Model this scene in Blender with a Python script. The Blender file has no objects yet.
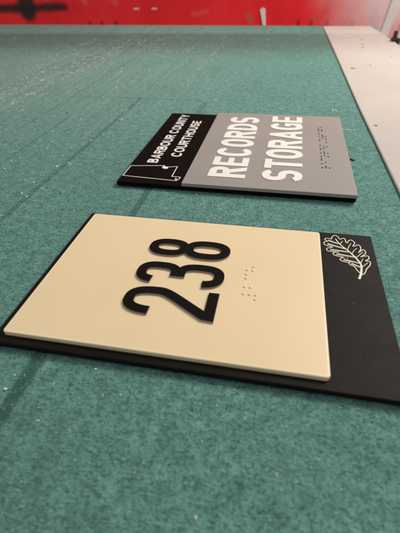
import bpy, bmesh, math, random
from mathutils import Vector, Matrix
from mathutils.geometry import tessellate_polygon

S = 0.12                      # one working unit is 12 cm (the camera's height above the table)
R = math.radians
scene = bpy.context.scene
col = scene.collection
rng = random.Random(11)

# ------------------------------------------------------------------ helpers
def tag(o, label=None, cat=None, group=None, kind=None):
    if label: o['label'] = label
    if cat: o['category'] = cat
    if group: o['group'] = group
    if kind: o['kind'] = kind
    return o

def empty(name, x, y, z, rz=0.0):
    o = bpy.data.objects.new(name, None)
    o.empty_display_size = 0.02
    o.location = (x*S, y*S, z*S)
    o.rotation_euler = (0, 0, rz)
    col.objects.link(o)
    return o

def build(name, bm, mat, parent=None, smooth=False, scale=True):
    if scale:
        bmesh.ops.scale(bm, vec=(S, S, S), verts=bm.verts)
    me = bpy.data.meshes.new(name)
    bm.normal_update()
    bm.to_mesh(me); bm.free()
    if smooth:
        for p in me.polygons: p.use_smooth = True
    me.materials.append(mat)
    o = bpy.data.objects.new(name, me)
    col.objects.link(o)
    if parent: o.parent = parent
    return o

def box(bm, x0, y0, z0, x1, y1, z1):
    v = [bm.verts.new(c) for c in ((x0,y0,z0),(x1,y0,z0),(x1,y1,z0),(x0,y1,z0),
                                   (x0,y0,z1),(x1,y0,z1),(x1,y1,z1),(x0,y1,z1))]
    for f in ((3,2,1,0),(4,5,6,7),(0,1,5,4),(1,2,6,5),(2,3,7,6),(3,0,4,7)):
        bm.faces.new([v[i] for i in f])
    return v

def round_rect(x0, y0, x1, y1, r, n=5):
    pts = []
    for cx, cy, a in ((x1-r,y0+r,-90),(x1-r,y1-r,0),(x0+r,y1-r,90),(x0+r,y0+r,180)):
        for i in range(n+1):
            t = R(a + 90*i/n)
            pts.append((cx+r*math.cos(t), cy+r*math.sin(t)))
    return pts

def slab(x0, y0, x1, y1, z0, z1, r=0.01, bev=0.004, drop=None, n=5):
    """rounded rectangular sheet with an eased top edge"""
    drop = bev if drop is None else drop
    bm = bmesh.new()
    rings = []
    for ins, z in ((0.0, z0), (0.0, z1-drop), (bev*0.3, z1-drop*0.3), (bev, z1)):
        p = round_rect(x0+ins, y0+ins, x1-ins, y1-ins, max(r-ins, 0.0015), n)
        rings.append([bm.verts.new((x, y, z)) for x, y in p])
    m = len(rings[0])
    for a, b in zip(rings, rings[1:]):
        for i in range(m):
            bm.faces.new((a[i], a[(i+1) % m], b[(i+1) % m], b[i]))
    bm.faces.new(rings[-1]); bm.faces.new(rings[0][::-1])
    return bm

# ---- flat pieces and strokes for raised writing
def piece(bm, outer, holes, z0, z1):
    loops = [outer] + holes
    def area(l): return sum(l[i][0]*l[(i+1)%len(l)][1]-l[(i+1)%len(l)][0]*l[i][1] for i in range(len(l)))
    loops = [l if (area(l) > 0) == (k == 0) else l[::-1] for k, l in enumerate(loops)]
    flat = [p for l in loops for p in l]
    top = [bm.verts.new((p[0], p[1], z1)) for p in flat]
    bot = [bm.verts.new((p[0], p[1], z0)) for p in flat]
    for t in tessellate_polygon([[Vector((p[0], p[1], 0)) for p in l] for l in loops]):
        a, b, c = (flat[i] for i in t)
        if (b[0]-a[0])*(c[1]-a[1])-(b[1]-a[1])*(c[0]-a[0]) < 0: t = t[::-1]
        try: bm.faces.new([top[i] for i in t])
        except ValueError: pass
    k = 0
    for l in loops:
        n = len(l)
        for i in range(n):
            a, b = k+i, k+(i+1) % n
            bm.faces.new((bot[a], bot[b], top[b], top[a]))
        k += n

def offset(path, h, closed):
    n = len(path); L = []; Rr = []
    for i in range(n):
        a = path[i-1] if (i > 0 or closed) else None
        b = path[(i+1) % n] if (i < n-1 or closed) else None
        p = path[i]; ds = []
        for u, w in ((a, p), (p, b)):
            if u is None or w is None: continue
            d = (w[0]-u[0], w[1]-u[1]); q = math.hypot(*d) or 1e-9
            ds.append((d[0]/q, d[1]/q))
        nx = [(-d[1], d[0]) for d in ds]
        if len(nx) == 2:
            m = (nx[0][0]+nx[1][0], nx[0][1]+nx[1][1]); q = m[0]**2+m[1]**2
            k = 2/max(q, 0.6)
            m = (m[0]*k, m[1]*k)
        else: m = nx[0]
        L.append((p[0]+m[0]*h, p[1]+m[1]*h)); Rr.append((p[0]-m[0]*h, p[1]-m[1]*h))
    return L, Rr

def stroke(path, t, closed=False):
    L, Rr = offset(path, t/2, closed)
    return (L, [Rr]) if closed else (L + Rr[::-1], [])

def arc(cx, cy, rx, ry, a0, a1, e=2.0, n=None):
    n = n or max(6, int(abs(a1-a0)/7))
    out = []
    for i in range(n+1):
        a = R(a0+(a1-a0)*i/n); c, s = math.cos(a), math.sin(a)
        out.append((cx+rx*math.copysign(abs(c)**(2/e), c), cy+ry*math.copysign(abs(s)**(2/e), s)))
    return out

def rect(x0, y0, x1, y1): return ([(x0,y0),(x1,y0),(x1,y1),(x0,y1)], [])

def bigger(p):  # largest outline of a closed stroke first
    o, h = p
    ar = lambda l: abs(sum(l[i][0]*l[(i+1)%len(l)][1]-l[(i+1)%len(l)][0]*l[i][1] for i in range(len(l))))
    return (o, h) if ar(o) > ar(h[0]) else (h[0], [o])

def glyph(ch, w, t, e=2.3):
    h = t/2; m = w/2
    if ch == 'O': return [bigger(stroke(arc(m,.5,m-h,.515-h,0,360,e,56)[:-1], t, True))]
    if ch == 'C': return [stroke(arc(m,.5,m-h,.515-h,36,324,e), t)]
    if ch == 'G': return [stroke(arc(m,.5,m-h,.515-h,36,318,e), t), rect(w*.53,.38,w,.38+t*.9), rect(w-t*.9,.03,w,.379)]
    if ch == 'D': return [rect(0,0,t,1), stroke([(t*.9,1-h)]+arc(w-h-.30,.5,.30,.5-h,90,-90,e)+[(t*.9,h)], t)]
    if ch == 'P': return [rect(0,0,t,1)]
    if ch == 'R': return [rect(0,0,t,1), stroke([(t*.9,1-h)]+arc(w-h-.2,.715,.185,.285-h,90,-90,e)+[(t*.9,.43+h)], t),
                          ([(w*.42,.45),(w*.42+t*1.12,.45),(w*1.03,0),(w*1.03-t*1.15,0)], [])]
    if ch == 'B': return [rect(0,0,t,1), stroke([(t*.9,1-h)]+arc(w-h-.25,.755,.215,.245-h,90,-90,e)+[(t*.9,.51+h)], t),
                          stroke([(t*.9,.58-h)]+arc(w-h-.25,.29,.25,.29-h,90,-90,e)+[(t*.9,h)], t)]
    if ch == 'E': return [rect(0,0,t,1), rect(t*.9,1-t*.92,w,1), rect(t*.9,.5-h*.8,w*.94,.5+h*.8), rect(t*.9,0,w,t*.92)]
    if ch == 'T': return [rect(0,1-t*.95,w,1), rect(m-h,0,m+h,1-t*.9)]
    if ch == 'H': return [rect(0,0,t,1), rect(w-t,0,w,1), rect(t*.9,.5-h,w-t*.9,.5+h)]
    if ch == 'U': return [stroke([(h,1)]+arc(m,.33,m-h,.345-h,180,360,e)+[(w-h,1)], t)]
    if ch == 'N': return [rect(0,0,t,1), rect(w-t,0,w,1), ([(t*.2,1),(t*1.15,1),(w-t*.2,0),(w-t*1.15,0)], [])]
    if ch == 'Y': return [([(0,1),(t*1.15,1),(m+h,.40),(m-h,.40)], []), ([(w-t*1.15,1),(w,1),(m+h,.40),(m-h,.40)], []), rect(m-h,0,m+h,.42)]
    if ch == 'A': return [([(0,0),(t*1.05,0),(m+h*.95,1),(m-h*.95,1)], []), ([(w-t*1.05,0),(w,0),(m+h*.95,1),(m-h*.95,1)], []), rect(w*.2,.2,w*.8,.2+t*.8)]
    if ch == 'S':
        ry = (1.02-t)/4
        return [stroke(arc(m,.51+ry,m-h,ry,22,268,e)+arc(m,.51-ry,m-h,ry,88,-160,e), t)]
    if ch == '2':
        ry = .30; top = arc(m,1.01-h-ry,m-h,ry,176,0,e)
        p0, p1, p2, p3 = top[-1], (w-h*1.02,.545), (w*.62,.43), (t*.52,t*.86)
        bez = [tuple((1-q)**3*p0[k]+3*(1-q)**2*q*p1[k]+3*(1-q)*q*q*p2[k]+q**3*p3[k] for k in (0,1)) for q in [i/16 for i in range(1,17)]]
        Lo, Ro = offset(top+bez, h, False)
        while Lo[-1][1] < t: last = Lo.pop()
        q = (Lo[-1][1]-t)/(Lo[-1][1]-last[1]); xr = Lo[-1][0]+(last[0]-Lo[-1][0])*q
        return [(Lo+[(xr,t),(w,t),(w,0),(0,0)]+Ro[::-1], [])]
    if ch == '3':
        y1, y2 = .755, .275
        return [stroke(arc(m*.97,y1,m*.95-h,.25-h+.01,170,-80,e)+[(w*.36,y1-.25+h-.005)], t),
                stroke([(w*.36,y2+.285-h)]+arc(m,y2,m-h,.285-h,84,-172,e), t)]
    if ch == '8':
        return [bigger(stroke(arc(m,.76,m*.93-h,.252-h,0,360,2.5,48)[:-1], t, True)),
                bigger(stroke(arc(m,.275,m-h,.287-h,0,360,2.5,48)[:-1], t, True))]
    return []

CW = dict(R=.60,E=.53,C=.59,O=.60,D=.59,S=.57,T=.54,A=.66,G=.60)
HW = dict(B=.80,A=.92,R=.82,O=.96,U=.84,C=.92,N=.84,T=.80,Y=.88,H=.84,S=.80,E=.74)

def word(text, widths, cap, t, gap, length, z0, z1, x_base, y_start, space=.34, e=2.3):
    """raised lettering that reads along +y with its tops towards -x, stretched to `length`"""
    adv = []; x = 0
    for ch in text:
        if ch == ' ': x += space; continue
        adv.append((ch, x)); x += widths[ch]+gap
    k = length/((x-gap)*cap)
    bm = bmesh.new()
    for ch, x0 in adv:
        for q, (o, hs) in enumerate(glyph(ch, widths[ch]*k, t, e)):
            f = lambda l: [(x_base - y*cap, y_start + (x0*k + x)*cap) for x, y in l]
            piece(bm, f(o), [f(l) for l in hs], z0, z1 + q*0.00006)
    return bm

def ribbon(bm, pts, w, z0, z1, closed=False, w1=None):
    n = len(pts)
    # smooth the path with Catmull-Rom
    def P(i): return pts[i % n] if closed else pts[max(0, min(n-1, i))]
    out = []
    m = n if closed else n-1
    for i in range(m):
        p0, p1, p2, p3 = P(i-1), P(i), P(i+1), P(i+2)
        for s in range(4):
            t = s/4
            out.append(tuple(0.5*((2*p1[k])+(-p0[k]+p2[k])*t+(2*p0[k]-5*p1[k]+4*p2[k]-p3[k])*t*t+(-p0[k]+3*p1[k]-3*p2[k]+p3[k])*t**3) for k in (0,1)))
    if not closed: out.append(pts[-1])
    L, Rr = offset(out, 1.0, closed)
    N = len(out); V = []
    for i in range(N):
        ww = w if w1 is None else w+(w1-w)*i/(N-1)
        c = out[i]
        l = (c[0]+(L[i][0]-c[0])*ww/2, c[1]+(L[i][1]-c[1])*ww/2)
        r = (c[0]+(Rr[i][0]-c[0])*ww/2, c[1]+(Rr[i][1]-c[1])*ww/2)
        V.append([bm.verts.new((*l, z0)), bm.verts.new((*l, z1)), bm.verts.new((*r, z1)), bm.verts.new((*r, z0))])
    rngN = range(N) if closed else range(N-1)
    for i in rngN:
        a, b = V[i], V[(i+1) % N]
        for q in range(3):
            bm.faces.new((a[q], a[q+1], b[q+1], b[q]))

def straight(bm, pts, w, z0, z1, closed=True):
    o, hs = stroke(pts, w, closed)
    piece(bm, *(bigger((o, hs)) if closed else (o, hs)), z0, z1)

def dots(bm, pts, r, z, hgt):
    for x, y in pts:
        res = bmesh.ops.create_uvsphere(bm, u_segments=12, v_segments=8, radius=1.0)
        for v in res['verts']:
            v.co = Vector((x+v.co.x*r, y+v.co.y*r, z+v.co.z*hgt))

# ------------------------------------------------------------------ materials
class NT:
    def __init__(s, name):
        s.m = bpy.data.materials.new(name); s.m.use_nodes = True
        s.t = s.m.node_tree; s.b = s.t.nodes['Principled BSDF']; s.n = s.t.nodes; s.l = s.t.links
        s.tc = s.n.new('ShaderNodeTexCoord')
    def set(s, k, v):
        if hasattr(v, 'links') or hasattr(v, 'is_linked'): s.l.new(v, s.b.inputs[k])
        else: s.b.inputs[k].default_value = v
    def math(s, op, a, b=None, c=None, clamp=False):
        n = s.n.new('ShaderNodeMath'); n.operation = op; n.use_clamp = clamp
        for i, v in enumerate((a, b, c)):
            if v is None: continue
            if isinstance(v, (int, float)): n.inputs[i].default_value = v
            else: s.l.new(v, n.inputs[i])
        return n.outputs[0]
    def noise(s, scale, detail=3, rough=.6, vec=None, dist=0.0):
        n = s.n.new('ShaderNodeTexNoise'); n.inputs['Scale'].default_value = scale
        n.inputs['Detail'].default_value = detail; n.inputs['Roughness'].default_value = rough
        n.inputs['Distortion'].default_value = dist
        s.l.new(vec or s.tc.outputs['Object'], n.inputs['Vector'])
        return n.outputs['Fac']
    def mapped(s, rot, sc, loc=(0,0,0)):
        n = s.n.new('ShaderNodeMapping'); n.inputs['Rotation'].default_value = (0,0,rot)
        n.inputs['Scale'].default_value = sc; n.inputs['Location'].default_value = loc
        s.l.new(s.tc.outputs['Object'], n.inputs['Vector']); return n.outputs['Vector']
    def ramp(s, f, stops, interp='LINEAR'):
        n = s.n.new('ShaderNodeValToRGB'); n.color_ramp.interpolation = interp
        el = n.color_ramp.elements
        while len(el) < len(stops): el.new(.5)
        for e, (p, c) in zip(el, stops):
            e.position = p; e.color = (*c, 1) if len(c) == 3 else c
        s.l.new(f, n.inputs[0]); return n.outputs['Color']
    def rampf(s, f, a, b, smooth=True):
        n = s.n.new('ShaderNodeMapRange'); n.interpolation_type = 'SMOOTHSTEP' if smooth else 'LINEAR'
        n.inputs['From Min'].default_value = a; n.inputs['From Max'].default_value = b
        if isinstance(f, (int, float)): n.inputs['Value'].default_value = f
        else: s.l.new(f, n.inputs['Value'])
        return n.outputs['Result']
    def mix(s, fac, a, b, mode='MIX'):
        n = s.n.new('ShaderNodeMix'); n.data_type = 'RGBA'; n.blend_type = mode
        for i, v in ((0, fac), (6, a), (7, b)):
            if isinstance(v, (int, float)): n.inputs[i].default_value = v
            elif isinstance(v, tuple): n.inputs[i].default_value = (*v, 1)
            else: s.l.new(v, n.inputs[i])
        return n.outputs[2]
    def bump(s, h, dist, strength=1.0):
        n = s.n.new('ShaderNodeBump'); n.inputs['Distance'].default_value = dist; n.inputs['Strength'].default_value = strength
        s.l.new(h, n.inputs['Height']); s.l.new(n.outputs['Normal'], s.b.inputs['Normal'])
    def xyz(s):
        n = s.n.new('ShaderNodeSeparateXYZ'); s.l.new(s.tc.outputs['Object'], n.inputs[0]); return n.outputs
    def segment(s, ua, ub, r, soft, wob=None):
        """mask of a capsule between 2-D points in (x,z) or (x,y) given as sockets u,v"""
        (u, v), a, b = ua, ub[0], ub[1]
        dx, dy = b[0]-a[0], b[1]-a[1]; L2 = dx*dx+dy*dy or 1e-9
        pu = s.math('SUBTRACT', u, a[0]); pv = s.math('SUBTRACT', v, a[1])
        t = s.math('ADD', s.math('MULTIPLY', pu, dx/L2), s.math('MULTIPLY', pv, dy/L2), clamp=True)
        eu = s.math('SUBTRACT', pu, s.math('MULTIPLY', t, dx)); ev = s.math('SUBTRACT', pv, s.math('MULTIPLY', t, dy))
        d = s.math('SQRT', s.math('ADD', s.math('MULTIPLY', eu, eu), s.math('MULTIPLY', ev, ev)))
        if wob is not None: d = s.math('ADD', d, wob)
        return s.rampf(d, r+soft, r-soft)

def simple(name, colour, rough=.5, noise=.06, nscale=60, bump=0.0, bscale=900, coat=0.0, spec=.5, rvar=.1):
    k = NT(name)
    f = k.noise(nscale, 4, .6)
    lo = tuple(c*(1-noise) for c in colour); hi = tuple(min(1, c*(1+noise)) for c in colour)
    k.set('Base Color', k.ramp(f, [(.3, lo), (.7, hi)]))
    g = k.noise(nscale*3.7, 5, .65)
    k.set('Roughness', k.rampf(g, 0, 1, False) if False else k.math('ADD', rough-rvar/2, k.math('MULTIPLY', g, rvar)))
    k.set('Specular IOR Level', spec)
    if coat: k.set('Coat Weight', coat); k.set('Coat Roughness', .12)
    if bump: k.bump(k.noise(bscale, 3, .6), bump)
    return k.m

# green fibre board the table is faced with
def green_board():
    k = NT('green_fibre_board')
    o = k.tc.outputs['Object']
    big = k.noise(14, 4, .55); mid = k.noise(170, 4, .62); fine = k.noise(620, 3, .6); grit = k.noise(1500, 2, .5)
    fib = None
    for i, a in enumerate((.2, .95, 1.7, 2.5)):
        f = k.noise(1.0, 3, .6, k.mapped(a, (330, 1500, 900), (i*3.1, i*1.7, 0)), .6)
        fib = f if fib is None else k.math('MAXIMUM', fib, f)
    base = k.ramp(mid, [(.30, (.062,.175,.155)), (.5, (.112,.280,.250)), (.70, (.175,.380,.342))])
    base = k.mix(k.math('MULTIPLY', k.rampf(fine, .50, .64), .8), base, (.038,.112,.102))
    base = k.mix(k.math('MULTIPLY', k.rampf(fib, .58, .72), .80), base, (.23,.42,.38))
    base = k.mix(k.math('MULTIPLY', k.rampf(grit, .60, .78), .5), base, (.032,.10,.085))
    base = k.mix(k.math('MULTIPLY', k.rampf(big, .42, .7), .30), base, (.075,.175,.150))
    fleck = k.rampf(k.noise(760, 2, .5, k.mapped(.3, (1, .7, 1), (5, 2, 0)), .5), .715, .76)
    base = k.mix(k.math('MULTIPLY', fleck, .8), base, (.50,.58,.54))
    x, y, z = k.xyz()
    wob = k.math('MULTIPLY', k.math('SUBTRACT', k.noise(40, 4, .6), .5), .004)
    wob2 = k.math('MULTIPLY', k.math('SUBTRACT', k.noise(9, 3, .6), .5), .06)
    # pale sawdust rubbed into the far left part along the cutting direction
    str_ = k.noise(1.0, 4, .65, k.mapped(0, (190, 6, 1)), .2)
    dust = k.math('MULTIPLY', k.rampf(y, .18, .50), k.rampf(x, .06, -.30))
    base = k.mix(k.math('MULTIPLY', dust, k.math('MULTIPLY_ADD', k.rampf(str_, .42, .72), .42, .26)), base, (.32,.44,.40))
    for a, b, r in (((-2.70,2.9),(-2.44,6.4),.02), ((-2.44,2.6),(-2.40,6.6),.011), ((-3.25,3.6),(-3.18,6.6),.010), ((-3.0,3.6),(-2.9,6.6),.007), ((-1.02,4.0),(-.99,6.2),.005)):
        g = k.segment((x, y), (tuple(c*S for c in a), tuple(c*S for c in b)), r*S*1.2, r*S*1.4, wob)
        g = k.math('MULTIPLY', g, k.math('MULTIPLY_ADD', k.rampf(k.noise(130,3,.7), .44,.66), .55, .04))
        base = k.mix(g, base, (.60,.61,.57))
    shade_band = k.math('MULTIPLY', k.rampf(k.math('ADD', y, wob2), 5.3*S, 6.7*S), k.rampf(y, 7.62*S, 7.30*S))  # soft shadow band before the far edge, painted into the colour
    shade_band = k.math('MULTIPLY', shade_band, k.math('MULTIPLY_ADD', k.noise(30, 4, .6), .5, .32))
    base = k.mix(shade_band, base, (.052,.068,.052))
    # grooves left by the cutter: worn darker bottoms
    dep = None
    for a, b, r, s_, amt in (((-1.335,1.2),(-1.32,3.62),.013,.004,.38), ((-1.318,1.2),(-1.303,3.62),.004,.003,.5), ((-.70,-1),(-.692,1.4),.021,.004,.74), ((-.695,1.4),(-.688,2.2),.019,.004,.60), ((-.70,3.0),(-.685,3.5),.012,.008,.30), ((-2.27,3.60),(-.76,3.615),.006,.004,.55), ((-.76,3.615),(-.68,3.50),.006,.004,.5), ((-.71,3.50),(-.69,2.5),.004,.004,.4), ((-2.0,2.6),(-1.98,6.9),.007,.005,.35), ((-1.75,.2),(-1.74,3.0),.008,.005,.3)):
        g = k.segment((x, y), (tuple(c*S for c in a), tuple(c*S for c in b)), r*S, s_*S*1.6, k.math('MULTIPLY', wob, .35))
        base = k.mix(k.math('MULTIPLY', g, amt), base, (.018,.072,.066))
        dep = g if dep is None else k.math('MAXIMUM', dep, g)
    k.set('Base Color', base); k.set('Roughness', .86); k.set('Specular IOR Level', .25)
    k.set('Sheen Weight', .10); k.set('Sheen Roughness', .5); k.set('Sheen Tint', (.75,.95,.88,1))
    hgt = k.math('ADD', k.math('MULTIPLY', fib, .8), k.math('ADD', k.math('MULTIPLY', mid, 1.0), k.math('MULTIPLY', fine, .7)))
    hgt = k.math('SUBTRACT', hgt, k.math('MULTIPLY', dep, .9))
    k.bump(hgt, .0007, 1.0)
    return k.m

def red_paint():
    k = NT('sprayed_red_paint')
    x, y, z = k.xyz()
    base = k.ramp(k.noise(5, 5, .6, None, .5), [(.28, (.62,.010,.015)), (.5, (.82,.016,.022)), (.72, (.90,.032,.036))])
    base = k.mix(k.math('MULTIPLY', k.rampf(k.noise(13, 4, .65), .56, .74), .30), base, (.42,.02,.022))
    base = k.mix(k.math('MULTIPLY', k.rampf(k.noise(1, 4, .7, k.mapped(0, (16, 1, 5), (3,0,1)), .6), .60, .78), .22), base, (.80,.28,.27))
    wob = k.math('MULTIPLY', k.math('SUBTRACT', k.noise(22, 3, .6), .5), .012)
    def seg(a, b, r, soft, c, amt):
        nonlocal base
        g = k.segment((x, z), (tuple(q*S for q in a), tuple(q*S for q in b)), r*S, soft*S, wob)
        base = k.mix(k.math('MULTIPLY', g, amt), base, c)
    BL = (.018,.012,.012)
    seg((-8.2,.19), (-5.02,.23), .085, .06, BL, .95)                       # black sprayed cross stroke
    seg((-5.86,1.1), (-5.95,.16), .20, .08, BL, .97)
    seg((-2.1,.08), (-1.80,.115), .03, .05, (.75,.16,.16), .35)            # scuffs
    seg((-4.6,.42), (-4.5,.30), .05, .06, (.75,.20,.20), .35); seg((-3.9,.42), (-3.8,.30), .05, .06, (.75,.20,.20), .3)
    seg((-.93,.05), (-.87,-.05), .045, .04, (.16,.13,.13), .8)
    for px in (.105, .365, .675, -4.47, -4.19, -3.85, 1.16):               # dark drips along the foot
        seg((px,-.5), (px,-.07), .035, .035, (.05,.008,.01), .7)
    seg((1.53,.12), (1.6,-.5), .07, .07, (.16,.05,.06), .55)
    # soft-edged white cloud at the right
    u = k.math('SUBTRACT', x, 2.15*S); v = k.math('SUBTRACT', z, .55*S)
    d = k.math('SQRT', k.math('ADD', k.math('MULTIPLY', u, u), k.math('MULTIPLY', k.math('MULTIPLY', v, v), 1.6)))
    d = k.math('ADD', d, k.math('MULTIPLY', wob, 6))
    cloud = k.rampf(d, 2.15*S, .30*S)
    base = k.mix(k.math('MULTIPLY', cloud, .85), base, (.80,.68,.68))
    W = (.80,.72,.70)
    seg((1.98,.50), (1.70,-.55), .075, .06, W, .8)
    k.set('Base Color', base); k.set('Roughness', .42); k.set('Specular IOR Level', .35)
    k.bump(k.noise(60, 3, .5), .0004, .5)
    return k.m

M = {}
M['green'] = green_board()
M['red'] = red_paint()
M['black'] = simple('black_acrylic', (.0085,.0073,.0064), .55, .15, 40, .00002, 2600, spec=.10, rvar=.14)
M['black_edge'] = simple('black_base_plate', (.0065,.0058,.005), .55, .15, 60, .00002, 2600, spec=.02)
M['digit'] = simple('black_digit', (.008,.0075,.0075), .5, .1, 60, .00002, 2600, spec=.05)
M['digit_edge'] = simple('pale_digit_edge', (.30,.25,.21), .5, .05, 60)
M['cream_edge'] = simple('pale_acrylic_edge', (.88,.725,.485), .32, .02, 40, spec=.4)  # paler than the panel: glow of clear acrylic edges put into colour
M['cream_light_line'] = simple('acrylic_light_line', (.90,.765,.56), .34, .02, 40, spec=.4, rvar=.05)  # light line painted for refraction inside the acrylic edge
M['cream'] = simple('cream_backed_acrylic', (.85,.685,.435), .42, .02, 24, .000012, 1500, spec=.3, rvar=.06)
M['grey'] = simple('warm_grey_plastic', (.325,.302,.285), .5, .04, 30, .00002, 2200, spec=.3, rvar=.12)
M['white'] = simple('white_lettering', (.90,.87,.84), .45, .03, 80)
M['ivory'] = simple('ivory_line_print', (.84,.77,.62), .5, .05, 200)
M['braille_dark'] = simple('dark_braille_bead', (.055,.046,.040), .4, .1, 200)
k = NT('pale_board')
bx, by, bz = k.xyz()
c = k.ramp(k.noise(9, 5, .6), [(.3, (.49,.445,.415)), (.7, (.56,.515,.48))])
scuff = k.rampf(k.noise(1, 4, .7, k.mapped(.1, (160, 14, 1)), .3), .60, .72)
c = k.mix(k.math('MULTIPLY', scuff, .30), c, (.36,.32,.29))
c = k.mix(k.math('MULTIPLY', k.rampf(k.noise(420, 3, .6), .62, .74), .35), c, (.30,.26,.23))
wb = k.math('MULTIPLY', k.math('SUBTRACT', k.noise(9, 3, .6), .5), .06)
board_shade = k.math('MULTIPLY', k.rampf(k.math('ADD', by, wb), 1.6*S, 2.9*S), k.rampf(by, 3.6*S, 3.3*S))  # the shadow band carried across the board, as darker colour
c = k.mix(k.math('MULTIPLY', board_shade, k.math('MULTIPLY_ADD', k.noise(26, 4, .6), .4, .12)), c, (.30,.22,.20))
k.set('Base Color', c); k.set('Roughness', .65); k.set('Specular IOR Level', .3); k.bump(k.noise(500, 3, .6), .00006)
M['beige'] = k.m
M['board_edge'] = simple('board_edge', (.30,.24,.20), .8, .2, 200)
M['table_core'] = simple('table_core', (.12,.10,.08), .8, .2, 30)
M['dust_white'] = simple('white_shaving', (.80,.79,.74), .6, .06, 400)
M['dust_black'] = simple('black_crumb', (.012,.012,.012), .6, .2, 400)
M['dark_metal'] = simple('dark_metal', (.03,.024,.02), .5, .2, 80)
M['pink_strip'] = simple('faded_tape', (.72,.42,.40), .5, .05, 30)
M['white_strip'] = simple('white_strip', (.72,.66,.64), .5, .05, 30)

# ------------------------------------------------------------------ work table
table = empty('work_table', 0, 0, 0)
tag(table, 'large work table faced with worn green fibre board and scattered with shavings', 'table')
XL, XR, YN, YF = -9.0, 1.40, -2.4, 8.33
bm = bmesh.new()
prof = [(YN, 0.0)]
yy = YN
while yy < 7.3: yy += .5; prof.append((min(yy, 7.3), 0.0))
prof += [(7.36,.003),(7.44,.010),(7.56,.020),(7.70,.029),(7.86,.034),(8.05,.034),(8.2,.030),(8.28,.018),(8.33,-.01),(8.34,-.10)]
XS = [-9,-8,-7,-6,-5,-4,-3.5,-3,-2.5,-2,-1.5,-1,-.5,-.2,0,.1,.2,.3,.36,.38,.40,.42,0.44,.46,.48,.495,.51,.525,.6,1.0,1.40]; NX = len(XS)-1
lipk = lambda x: min(1, max(0, (.525-x)/.03))
rows = []
for j, (y, z) in enumerate(prof):
    row = []
    for i in range(NX+1):
        x = XS[i]
        sh = max(0, (y-6.5)/1.8)*max(0, (.5-x))*.04
        row.append(bm.verts.new((x, y+sh, z*lipk(x) if z > 0 else z)))
    rows.append(row)
for a, b in zip(rows, rows[1:]):
    for i in range(NX): bm.faces.new((a[i], a[i+1], b[i+1], b[i]))
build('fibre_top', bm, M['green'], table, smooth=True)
fib_mats = [simple('pale_fibre', (.31,.54,.495), .8, .15, 500), simple('teal_fibre', (.115,.30,.265), .85, .2, 500), simple('dark_fibre', (.040,.115,.102), .9, .2, 500)]
fv, ff, fm = [], [], []
frng = random.Random(5)
while len(ff) < 170000:
    y = .12+6.4*frng.random()**2.0; x = frng.uniform(-.62*y-1.0, min(.64, .42*y+.75))
    hx, hy = x, y; a = frng.uniform(0, math.pi); l = frng.choice((.004,.006,.008,.012,.016))*(.8+.1*y); w_ = frng.uniform(.0007,.0016)*(.8+.16*y)
    bend = frng.uniform(-.6,.6); z0 = frng.uniform(.0002,.0012); z1 = frng.uniform(.0006,.0036); b = len(fv)
    for q, zz in ((-.5, z0), (0, z1), (.5, z0*.6)):
        t = a+bend*q; cx_, cy_ = x+l*q*math.cos(t), y+l*q*math.sin(t)
        fv.append(((cx_-w_*math.sin(t)*.5)*S, (cy_+w_*math.cos(t)*.5)*S, zz*S)); fv.append(((cx_+w_*math.sin(t)*.5)*S, (cy_-w_*math.cos(t)*.5)*S, (zz+.0005)*S))
    mi = frng.choices((0,1,2), (.40,.42,.18))[0]
    ff.append((b, b+1, b+3, b+2)); ff.append((b+2, b+3, b+5, b+4)); fm += [mi, mi]
me = bpy.data.meshes.new('fibres'); me.from_pydata(fv, [], ff)
for mt in fib_mats: me.materials.append(mt)
me.polygons.foreach_set('material_index', fm); me.update()
fo = bpy.data.objects.new('fibres', me); col.objects.link(fo); fo.parent = table; fo['kind'] = 'stuff'
bm = bmesh.new(); box(bm, XL, YN, -.30, XR-.003, 8.30, -.012)
build('table_slab', bm, M['table_core'], table)

# pale board along the right side of the table
board = empty('board', 1.0, 4.0, 0)
tag(board, 'long pale cream board lying along the right side of the green table', 'board')
bm = bmesh.new()
L = [(.655,-2.2),(.648,.0),(.640,2.0),(.602,3.48),(.566,6.0),(.545,7.3),(.536,7.7),(.53,8.0),(.527,8.27)]
RT = [1.75,1.75,1.70,1.64,1.47,1.39,1.37,1.345,1.32]
lift = lambda y: .018
bot, top = [], []
for (x, y), xr in zip(L, RT):
    zt = lift(y)
    top.append([bm.verts.new((q-1.0, y-4.0, zt)) for q in (x, x+.006, xr-.01, xr)])
    top[-1][0].co.z -= .004; top[-1][3].co.z -= .004
    bot.append([bm.verts.new((q-1.0, y-4.0, zt-.014)) for q in (x, xr)])
for i in range(len(L)-1):
    for q in range(3): bm.faces.new((top[i][q], top[i][q+1], top[i+1][q+1], top[i+1][q]))
    bm.faces.new((bot[i][0], top[i][0], top[i+1][0], bot[i+1][0]))
    bm.faces.new((top[i][3], bot[i][1], bot[i+1][1], top[i+1][3]))
    bm.faces.new((bot[i][1], bot[i][0], bot[i+1][0], bot[i+1][1]))
for i in (0, -1): bm.faces.new((bot[i][0], bot[i][1], top[i][3], top[i][2], top[i][1], top[i][0]))
bmesh.ops.recalc_face_normals(bm, faces=bm.faces)
build('board_sheet', bm, M['beige'], board)
for x, y, r in ((.94,6.2,.020),(.967,6.43,.013),(.69,4.93,.022),(1.0,6.84,.014),(.9,5.1,.008),(1.2,5.6,.010),(1.05,4.2,.007),(.665,3.05,.012)):
    n = 9; bm = bmesh.new()
    vs = [bm.verts.new((x-1+r*1.5*math.cos(i*2*math.pi/n)*rng.uniform(.6,1.1), y-4+r*math.sin(i*2*math.pi/n)*rng.uniform(.6,1.2), .0186+.002*rng.random())) for i in range(n)]
    bm.faces.new(vs)
    build('nick', bm, M['dust_black'], board)

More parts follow.
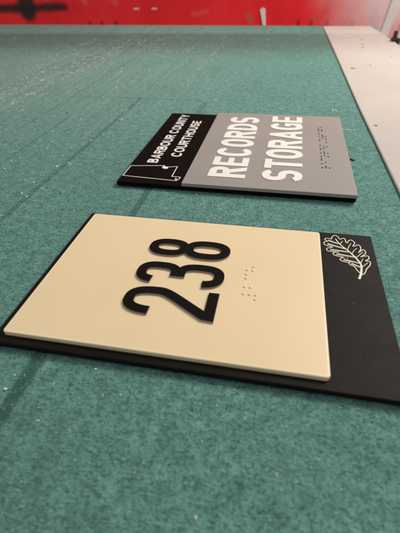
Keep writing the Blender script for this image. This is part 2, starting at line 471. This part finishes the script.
# ------------------------------------------------------------------ red backdrop
PY = 9.6
panel = empty('red_panel', 0, PY, -2.6)
tag(panel, 'red spray painted panel standing behind the green table with black strokes', 'panel')
bm = bmesh.new(); box(bm, -11, 0, 0, 6.0, .12, 5.4)
po = build('panel_sheet', bm, M['red'], panel)
po.location = (0, 0, 0)
# panel texture coordinates are measured from table height: shift the mesh and keep the origin at table level
for v in po.data.vertices: v.co.z -= 2.6*S
po.location.z = 2.6*S
for x0, x1 in ((-3.41,-3.28),(-3.0,-2.88)):
    bm = bmesh.new(); piece(bm, round_rect(x0, .166, x1, .202, .015, 3), [], 0, .006)
    for v in bm.verts: v.co = Vector((v.co.x, -v.co.z, v.co.y+2.6))
    bmesh.ops.recalc_face_normals(bm, faces=bm.faces)
    build('white_tick', bm, M['pink_strip'], panel)
bm = bmesh.new()
pts = [(-.685,.15),(-.64,.19),(-.58,.165),(-.545,-.16),(-.545,-.5),(-.605,-.5),(-.60,-.16)]
a = [bm.verts.new((x, -.03, z+2.6)) for x, z in pts]; b = [bm.verts.new((x, .002, z+2.6)) for x, z in pts]
bm.faces.new(a)
for i in range(7): bm.faces.new((a[i], a[(i+1)%7], b[(i+1)%7], b[i]))
bmesh.ops.recalc_face_normals(bm, faces=bm.faces)
build('white_peg', bm, M['white_strip'], panel)
# pale slanting rails bolted to the right end of the panel
for nm, quad in (('slanted_rail', [(1.90,.9),(2.03,.9),(1.83,-.75),(1.66,-.75)]), ('slanted_rail', [(2.16,.9),(2.42,.9),(2.30,-.75),(2.04,-.75)])):
    bm = bmesh.new()
    a = [bm.verts.new((x, -.05, z+2.6)) for x, z in quad]; b = [bm.verts.new((x, .004, z+2.6)) for x, z in quad]
    bm.faces.new(a)
    for i in range(4): bm.faces.new((a[i], a[(i+1)%4], b[(i+1)%4], b[i]))
    bmesh.ops.recalc_face_normals(bm, faces=bm.faces)
    bmesh.ops.bevel(bm, geom=bm.edges[:], offset=.012, segments=2, affect='EDGES')
    build(nm, bm, M['white_strip'], panel)

# ------------------------------------------------------------------ sign with 238
s1 = empty('room_sign', -.3166, 1.1255, .0, R(.18))
tag(s1, 'black and cream room number sign reading 238 with an oak leaf', 'sign')
build('base_plate', slab(-.5585, -.4205, .7485, .4150, .008, .027, .008, .003), M['black'], s1)
bm = slab(-.528, -.387, .528, .387, .0265, .043, .012, .004, .003)
topf = max(bm.faces, key=lambda f: f.calc_center_median().z)
bmesh.ops.inset_region(bm, faces=[topf], thickness=.016)
old = set(f for f in bm.faces)
bmesh.ops.inset_region(bm, faces=[topf], thickness=.004)
line = [f for f in bm.faces if f not in old]
for f in line: f.material_index = 2
for f in bm.faces:
    f.normal_update()
    if f.material_index == 0 and f.normal.z < .999: f.material_index = 1
cp_ = build('cream_panel', bm, M['cream'], s1)
cp_.data.materials.append(M['cream_edge']); cp_.data.materials.append(M['cream_light_line'])
for ch, y0, w in (('2', -.2345, .1425), ('3', -.0705, .1335), ('8', .1000, .1260)):
    cap = .334
    bm = bmesh.new()
    for q, (o, hs) in enumerate(glyph(ch, w/cap, .116, 2.7)):
        f = lambda l: [(.1585 - y*cap, y0 + x*cap) for x, y in l]
        piece(bm, f(o), [f(l) for l in hs], .0425, .0505 + q*.00006)
    dg = build('digit', bm, M['digit'], s1)
    dg.data.materials.append(M['digit_edge'])
    for p in dg.data.polygons:
        if abs(p.normal.z) < .5: p.material_index = 1
build('mounting_tape', slab(-.50, -.36, .69, .36, .001, .0082, .006, .001), M['black_edge'], s1)
bm = bmesh.new(); cx = .2415; rw = .0222
cells = [(-.0945,(3,4,5,6)),(-.0315,(1,2)),(.0185,(1,4)),(.0695,(1,2,5))]
def braille(cells, dx, dy, x0):
    out = []
    for y, ds in cells:
        for d in ds: out.append((x0+dx*((d-1) % 3), y+(dy if d > 3 else 0)))
    return out
dots(bm, braille(cells, rw, .0235, cx), .0062, .0430, .0038)
build('braille', bm, M['cream'], s1, smooth=True)
LEAF = {'rib':[(0.5961,0.3674),(0.6118,0.327),(0.6382,0.2892),(0.6546,0.262),(0.6677,0.2371),(0.6807,0.2024),(0.6814,0.1758),(0.6753,0.137),(0.6644,0.1029)],
'up':[(0.5785,0.3614),(0.5827,0.3802),(0.5946,0.394),(0.6067,0.3864),(0.6149,0.3673),(0.63,0.3775),(0.6367,0.3677),(0.6375,0.3493),(0.6424,0.344),(0.6505,0.3606),(0.6607,0.3676),(0.6704,0.3577),(0.6736,0.3445),(0.664,0.3227),(0.673,0.3242),(0.6864,0.3353),(0.6942,0.3224),(0.6932,0.3033),(0.6815,0.277),(0.6936,0.2925),(0.7038,0.3021),(0.7107,0.2867),(0.7059,0.2704),(0.6877,0.2494),(0.701,0.2564),(0.7165,0.2589),(0.7181,0.2413),(0.7028,0.224),(0.7173,0.2237),(0.7198,0.2115),(0.7144,0.1935),(0.7004,0.1719),(0.6916,0.1465),(0.6818,0.1331),(0.6752,0.1333)],
'low':[(0.5785,0.3614),(0.5662,0.3657),(0.5547,0.3639),(0.5511,0.3516),(0.5616,0.344),(0.5478,0.3348),(0.5461,0.3186),(0.5552,0.3103),(0.5793,0.3016),(0.5566,0.2898),(0.5561,0.2737),(0.5695,0.2687),(0.6016,0.2682),(0.5841,0.2639),(0.5789,0.2517),(0.5901,0.2417),(0.636,0.2319),(0.6198,0.2341),(0.6056,0.2235),(0.6073,0.2109),(0.6314,0.2028),(0.6449,0.2077),(0.636,0.1989),(0.6407,0.1885),(0.6556,0.178),(0.6625,0.158),(0.6738,0.1367)],
'v1':[(0.612,0.3293),(0.6247,0.3541)],'v2':[(0.6396,0.2916),(0.6483,0.3202),(0.6582,0.342)],'v3':[(0.6551,0.267),(0.665,0.29),(0.6791,0.309)],'v4':[(0.6685,0.2407),(0.7002,0.285)],'v5':[(0.6818,0.2052),(0.6944,0.2374)],'v6':[(0.6832,0.1787),(0.7101,0.2125)],
'w1':[(0.5654,0.3523),(0.6028,0.3338)],'w2':[(0.5602,0.3262),(0.6292,0.2972)],'w3':[(0.5685,0.2844),(0.6465,0.2763)],'w4':[(0.5948,0.2572),(0.6618,0.2444)],'w5':[(0.618,0.2222),(0.6749,0.2054)],'w6':[(0.6463,0.1987),(0.6801,0.1782)],
'x1':[(.5640,.3475),(.5820,.3370),(.6060,.3275)],'x2':[(.5600,.3190),(.5900,.3080),(.6310,.2935)],'x3':[(.5690,.2765),(.6000,.2760),(.6480,.2725)],'x4':[(.5900,.2500),(.6300,.2440),(.6630,.2395)],'x5':[(.6160,.2140),(.6450,.2100),(.6760,.2010)],'x6':[(.6450,.1935),(.6640,.1830),(.6805,.1725)]}
bm = bmesh.new()
for q, (k_, pts) in enumerate(LEAF.items()):
    w, w1 = {'rib':(.0038,.0090),'up':(.0035,.0035),'low':(.0034,.0034)}.get(k_, (.0030,.0021))
    ribbon(bm, pts, w, .0266, .0286+q*.00006, w1=w1)
bmesh.ops.recalc_face_normals(bm, faces=bm.faces)
build('oak_leaf', bm, M['ivory'], s1)

# ------------------------------------------------------------------ sign with RECORDS STORAGE
s2 = empty('room_sign', -.2318, 2.4998, .0, R(-.15))
tag(s2, 'grey and black courthouse sign reading RECORDS STORAGE in white capitals', 'sign')
build('base_plate', slab(-.645, -.6205, .640, .6205, .008, .031, .006, .003), M['black_edge'], s2)
build('mounting_tape', slab(-.58, -.56, .58, .56, .001, .0082, .006, .001), M['black_edge'], s2)
build('grey_panel', slab(-.270, -.6225, .6445, .6205, .0306, .049, .005, .003), M['grey'], s2)
build('lettering', word('RECORDS', CW, .208, .200, .085, 1.035, .0486, .0525, .0615, -.519), M['white'], s2)
build('lettering', word('STORAGE', CW, .215, .200, .085, 1.082, .0486, .0525, .3700, -.518), M['white'], s2)
build('lettering', word('BARBOUR COUNTY', HW, .0655, .185, .16, .925, .0306, .0330, -.489, -.345, .42, 2.15), M['white'], s2)
build('lettering', word('COURTHOUSE', HW, .0655, .185, .16, .680, .0306, .0330, -.3690, -.236, .42, 2.15), M['white'], s2)
AL = [(-.6351,-.5428),(-.6342,-.4066),(-.56,-.3965),(-.4352,-.3774),(-.4235,-.392),(-.4024,-.3930),(-.3526,-.3788),(-.3514,-.5150),(-.3235,-.516),(-.3015,-.5173),(-.3015,-.5438),(-.312,-.5495),(-.3236,-.536),(-.3236,-.5491),(-.3088,-.5600),(-.3160,-.5650),(-.3807,-.5606)]
bm = bmesh.new(); straight(bm, AL, .0044, .0306, .0322)
build('state_outline', bm, M['white'], s2)
bm = bmesh.new(); piece(bm, [(-.4370,-.3790),(-.4240,-.3935),(-.4040,-.3945),(-.4030,-.4170),(-.4235,-.4215),(-.4400,-.4080)], [], .0306, .0326)
build('county_patch', bm, M['white'], s2)
LET = {'r':(1,2,3,5),'e':(1,5),'c':(1,4),'o':(1,3,5),'d':(1,4,5),'s':(2,3,4),'(st)':(3,4),'a':(1,),'g':(1,2,4,5)}
c2 = [(-.3125+.0535*i, LET[c]) for i, c in enumerate(('r','e','c','o','r','d','s'))] + [(.0850+.0535*i, LET[c]) for i, c in enumerate(('(st)','o','r','a','g','e'))]
bm = bmesh.new(); dots(bm, braille(c2, .0202, .0205, .4820), .0052, .0490, .0046)
build('braille', bm, M['braille_dark'], s2, smooth=True)

# ------------------------------------------------------------------ shavings, dust, crumbs
def on_sign(x, y, m=.02):
    return (-.3166-.56-m < x < -.3166+.75+m and 1.1255-.425-m < y < 1.1255+.42+m) or (-.2318-.65-m < x < -.2318+.65+m and 2.5-.625-m < y < 2.5+.625+m)

def flake(bm, x, y, s, z=0.0, curl=None):
    a = rng.uniform(0, 2*math.pi); n = rng.choice((3,4,5,6))
    el = rng.uniform(.18, .75)
    tx, ty = rng.uniform(-.5,.5), rng.uniform(-.5,.5)
    P = []
    for i in range(n):
        t = 2*math.pi*i/n+rng.uniform(-.35,.35); r = s*rng.uniform(.6,1.15)
        u, v = r*math.cos(t), r*el*math.sin(t)
        P.append((u*math.cos(a)-v*math.sin(a), u*math.sin(a)+v*math.cos(a)))
    zs = [p[0]*tx+p[1]*ty for p in P]; m = min(zs)
    lo = [bm.verts.new((x+p[0], y+p[1], z+.0008+q-m)) for p, q in zip(P, zs)]
    hi = [bm.verts.new((x+p[0]*.8, y+p[1]*.8, z+.0006+q-m+s*.22)) for p, q in zip(P, zs)]
    bm.faces.new(hi)
    for i in range(n): bm.faces.new((lo[i], lo[(i+1)%n], hi[(i+1)%n], hi[i]))

def curl(bm, x, y, s, z=0.0):
    """a thin curled shaving"""
    a = rng.uniform(0, 2*math.pi); n = 8; turn = rng.uniform(1.5, 3.6); w = s*rng.uniform(.12,.22)
    prev = None; px = py = 0.0; h = a
    for i in range(n+1):
        q = [bm.verts.new((x+px, y+py, z+.001+.12*s*math.sin(i*.6)**2)), bm.verts.new((x+px+w*.4*math.sin(h), y+py-w*.4*math.cos(h), z+.001+w+.12*s*math.sin(i*.6)**2))]
        if prev: bm.faces.new((prev[0], q[0], q[1], prev[1]))
        prev = q; px += s*2/n*math.cos(h); py += s*2/n*math.sin(h); h += turn/n

white = bmesh.new()
def put(x, y, s, bm=white):
    if on_sign(x, y) or x > .52: return
    if rng.random() < .22 and s > .004: curl(bm, x, y, s*1.5)
    else: flake(bm, x, y, s)
for i in range(17000):                       # everywhere, thicker towards the far left
    y = rng.uniform(1.5, 7.2); x = rng.uniform(-5.8, .52) if rng.random() < .7 else rng.uniform(-3.2, -.9)
    dens = .20+.80*min(1, max(0, (-x-.1)/2.0))*min(1, max(0, (y-1.2)/1.6))
    if rng.random() > dens*(1 if y < 6 else .45): continue
    put(x, y, rng.choice((.002,.0026,.003,.0035,.004,.005,.008))*rng.uniform(.7,1.2)*(.7+.08*y))
for x, y, s_ in [(rng.uniform(-.75,.55), rng.uniform(.2,.72), rng.choice((.003,.004,.005,.006))) for _ in range(40)]: put(x, y, s_)
for i in range(230):                        # the sparse near part
    y = rng.uniform(-.2, 2.2); x = rng.uniform(-1.6, .6)
    put(x, y, rng.choice((.0015,.002,.0025,.0035,.005))*rng.uniform(.7,1.1))
for xa, ya, xb, yb, n, sp in ((-2.70,2.9,-2.44,6.6,520,.10),(-2.44,2.7,-2.40,6.8,200,.05),(-2.95,3.8,-2.65,6.9,420,.22),(-3.25,3.6,-3.18,6.8,150,.08),(-1.02,3.9,-.99,6.3,90,.05),(-1.36,1.4,-1.31,3.3,70,.05),(-2.36,4.6,-2.2,6.9,260,.16)):
    for i in range(n):                      # dust gathered along the cut lines
        t = rng.random()
        put(xa+(xb-xa)*t+rng.gauss(0, sp), ya+(yb-ya)*t, rng.choice((.0035,.0045,.0055,.007,.010))*rng.uniform(.7,1.3))
for cx_, cy_, n, sp in ((-1.02,2.45,16,.07),(-.76,2.05,12,.05),(-1.5,2.7,18,.1),(-1.32,2.0,46,.07),(-1.05,1.9,10,.06),(-.35,1.74,60,.08),(-.52,1.72,8,.03),(-.66,3.66,14,.09),(.17,5.26,8,.05),(.39,5.39,4,.03),(-1.74,3.5,10,.1),(.47,2.85,6,.05)):
    for i in range(n): put(cx_+rng.gauss(0,sp), cy_+rng.gauss(0,sp), rng.uniform(.002,.0060))
for x, y, s_ in ((.02,.80,.005),(-.10,.62,.006),(-.055,.445,.006),(-.14,.40,.005),(.075,.46,.0055),(.02,.38,.0045),(-.43,.60,.006),(-.36,.50,.005),(-.27,.40,.0055),(-.64,.70,.009),(-.70,.62,.007),(-.60,.76,.008),(-.73,.56,.008),(-.20,.33,.004),(.22,.42,.004),(-.50,.44,.005)):
    put(x, y, s_*.9)
for i in range(34):                         # a little dust on the plates themselves
    if i < 9: flake(white, rng.uniform(.24,.42), rng.uniform(.74,1.5), rng.uniform(.0007,.0016), .0272)
    elif i < 22: flake(white, rng.uniform(-.84,.2), rng.uniform(.77,1.48), rng.uniform(.0006,.0012), .0432)
    else: flake(white, rng.uniform(-.84,.38), rng.uniform(1.92,3.08), rng.uniform(.0008,.0018), .0493 if i < 29 else .0313)
o = build('debris', white, M['dust_white'])
tag(o, 'white plastic shavings and dust scattered over the green board', 'debris', kind='stuff')

dark = bmesh.new()
for x, y, s in ((-1.739,3.64,.012),(-1.7961,3.112,.010),(-.9129,2.396,.010),(-1.4961,7.55,.02),(-.8547,7.5,.022),(-.66,7.5,.02),(-1.95,3.9,.012),(-2.05,3.85,.010),(-1.27,1.80,.0085),(-1.16,1.75,.008),(-1.17,1.55,.006),(-2.5,7.5,.02),(-.1,6.1,.014),(.05,5.9,.012),(-.22,.385,.006),(-.40,.43,.005),(-.62,.52,.006),(.12,.55,.004),(-.52,.62,.004)):
    flake(dark, x, y, s, z=.06 if y > 7.45 else 0)
for i in range(330):
    y = rng.uniform(.4, 6.9); x = rng.uniform(-5, .5)
    if on_sign(x, y): continue
    flake(dark, x, y, rng.choice((.002,.003,.004,.006))*(.7 if y < 2 else 1.3))
for i in range(420):
    t = rng.random(); flake(dark, -2.6+.25*t+rng.gauss(0,.10), 4.6+2.2*t, rng.uniform(.003,.011))
o = build('debris', dark, M['dust_black'])
tag(o, 'dark crumbs and chips scattered over the green board', 'debris', kind='stuff')

# single larger shavings the photo shows apart from the dust
def shaving(label, x, y, pts, w, mat='dust_white', h=.004):
    bm = bmesh.new(); ribbon(bm, pts, w, .001, .001+h, w1=w*.5)
    bmesh.ops.recalc_face_normals(bm, faces=bm.faces)
    o = build('shaving', bm, M[mat]); o.location = (x*S, y*S, 0)
    return tag(o, label, 'shaving', 'loose single shavings on the green board')
shaving('white thread of plastic sticking out beside the right edge of the grey sign', .432, 2.99, [(0,0),(.03,-.006),(.05,-.012),(.075,-.012),(.09,-.03)], .006, h=.0025)
shaving('dark crumb with a tail by the lower right edge of the grey sign', .425, 2.44, [(0,0),(.012,.008),(.02,-.004),(.034,-.012)], .016, 'dust_black', .006)
shaving('curled white shaving between the grey sign and the pale board', .405, 3.42, [(-.02,.0),(-.008,.025),(.010,.030),(.014,.012),(.006,-.004)], .007, h=.003)

# dark clamp on the table's right edge
c = empty('clamp', 1.425, 6.72, 0)
tag(c, 'small dark clamp gripping the far right edge of the table', 'clamp')
bm = bmesh.new(); box(bm, -.045, -.06, .0185, .045, .06, .06); bmesh.ops.bevel(bm, geom=bm.edges[:], offset=.012, segments=2, affect='EDGES')
build('jaw', bm, M['dark_metal'], c)
bm = bmesh.new(); bmesh.ops.create_cone(bm, cap_ends=True, segments=16, radius1=.03, radius2=.026, depth=.09, matrix=Matrix.Translation((.0,0,.10)))
build('knob', bm, M['dark_metal'], c)
bm = bmesh.new(); box(bm, .03, -.05, -.4, .075, .05, .0575); bmesh.ops.bevel(bm, geom=bm.edges[:], offset=.008, segments=2, affect='EDGES')
build('stem', bm, M['dark_metal'], c)

# ------------------------------------------------------------------ camera
pitch, roll, F, yaw = R(38.2183), R(-1.7457), 390.909, R(12.4)
cp, sp = math.cos(pitch), math.sin(pitch)
f = Vector((0, cp, -sp)); u = Vector((0, sp, cp)); r = Vector((1, 0, 0))
cr, sr = math.cos(roll), math.sin(roll)
X = cr*r + sr*u; Y = -sr*r + cr*u; Z = -f
m = Matrix((X, Y, Z)).transposed()
m = Matrix.Rotation(yaw, 3, 'Z') @ m
cam = bpy.data.cameras.new('camera')
co = bpy.data.objects.new('camera', cam); col.objects.link(co)
co.matrix_world = Matrix.Translation((0, 0, S)) @ m.to_4x4()
cam.sensor_fit = 'HORIZONTAL'; cam.sensor_width = 36; cam.lens = 36*F/400
cam.clip_start = .005; cam.clip_end = 50
cam.dof.use_dof = True; cam.dof.focus_distance = 1.85*S; cam.dof.aperture_fstop = cam.lens/1.7
scene.camera = co

# ------------------------------------------------------------------ light
w = bpy.data.worlds.new('World'); scene.world = w; w.use_nodes = True
bg = w.node_tree.nodes['Background']; bg.inputs['Color'].default_value = (1.0,.95,.90,1); bg.inputs['Strength'].default_value = .36
def lamp(name, loc, target, size, power, colour, sy=None):
    d = bpy.data.lights.new(name, 'AREA'); d.size = size*S; d.energy = power; d.color = colour
    if sy: d.shape = 'RECTANGLE'; d.size_y = sy*S
    o = bpy.data.objects.new(name, d); col.objects.link(o)
    o.location = Vector(loc)*S
    o.rotation_euler = (Vector(target)*S-o.location).to_track_quat('-Z', 'Y').to_euler()
lamp('shop_lamp', (3.6, 5.8, 5.4), (-.8, 3.2, 0), 3.4, 7.8, (1.0,.93,.84))

scene.view_settings.view_transform = 'Standard'; scene.view_settings.look = 'None'
scene.view_settings.exposure = 0.12; scene.view_settings.gamma = 1
scene.cycles.use_denoising = True
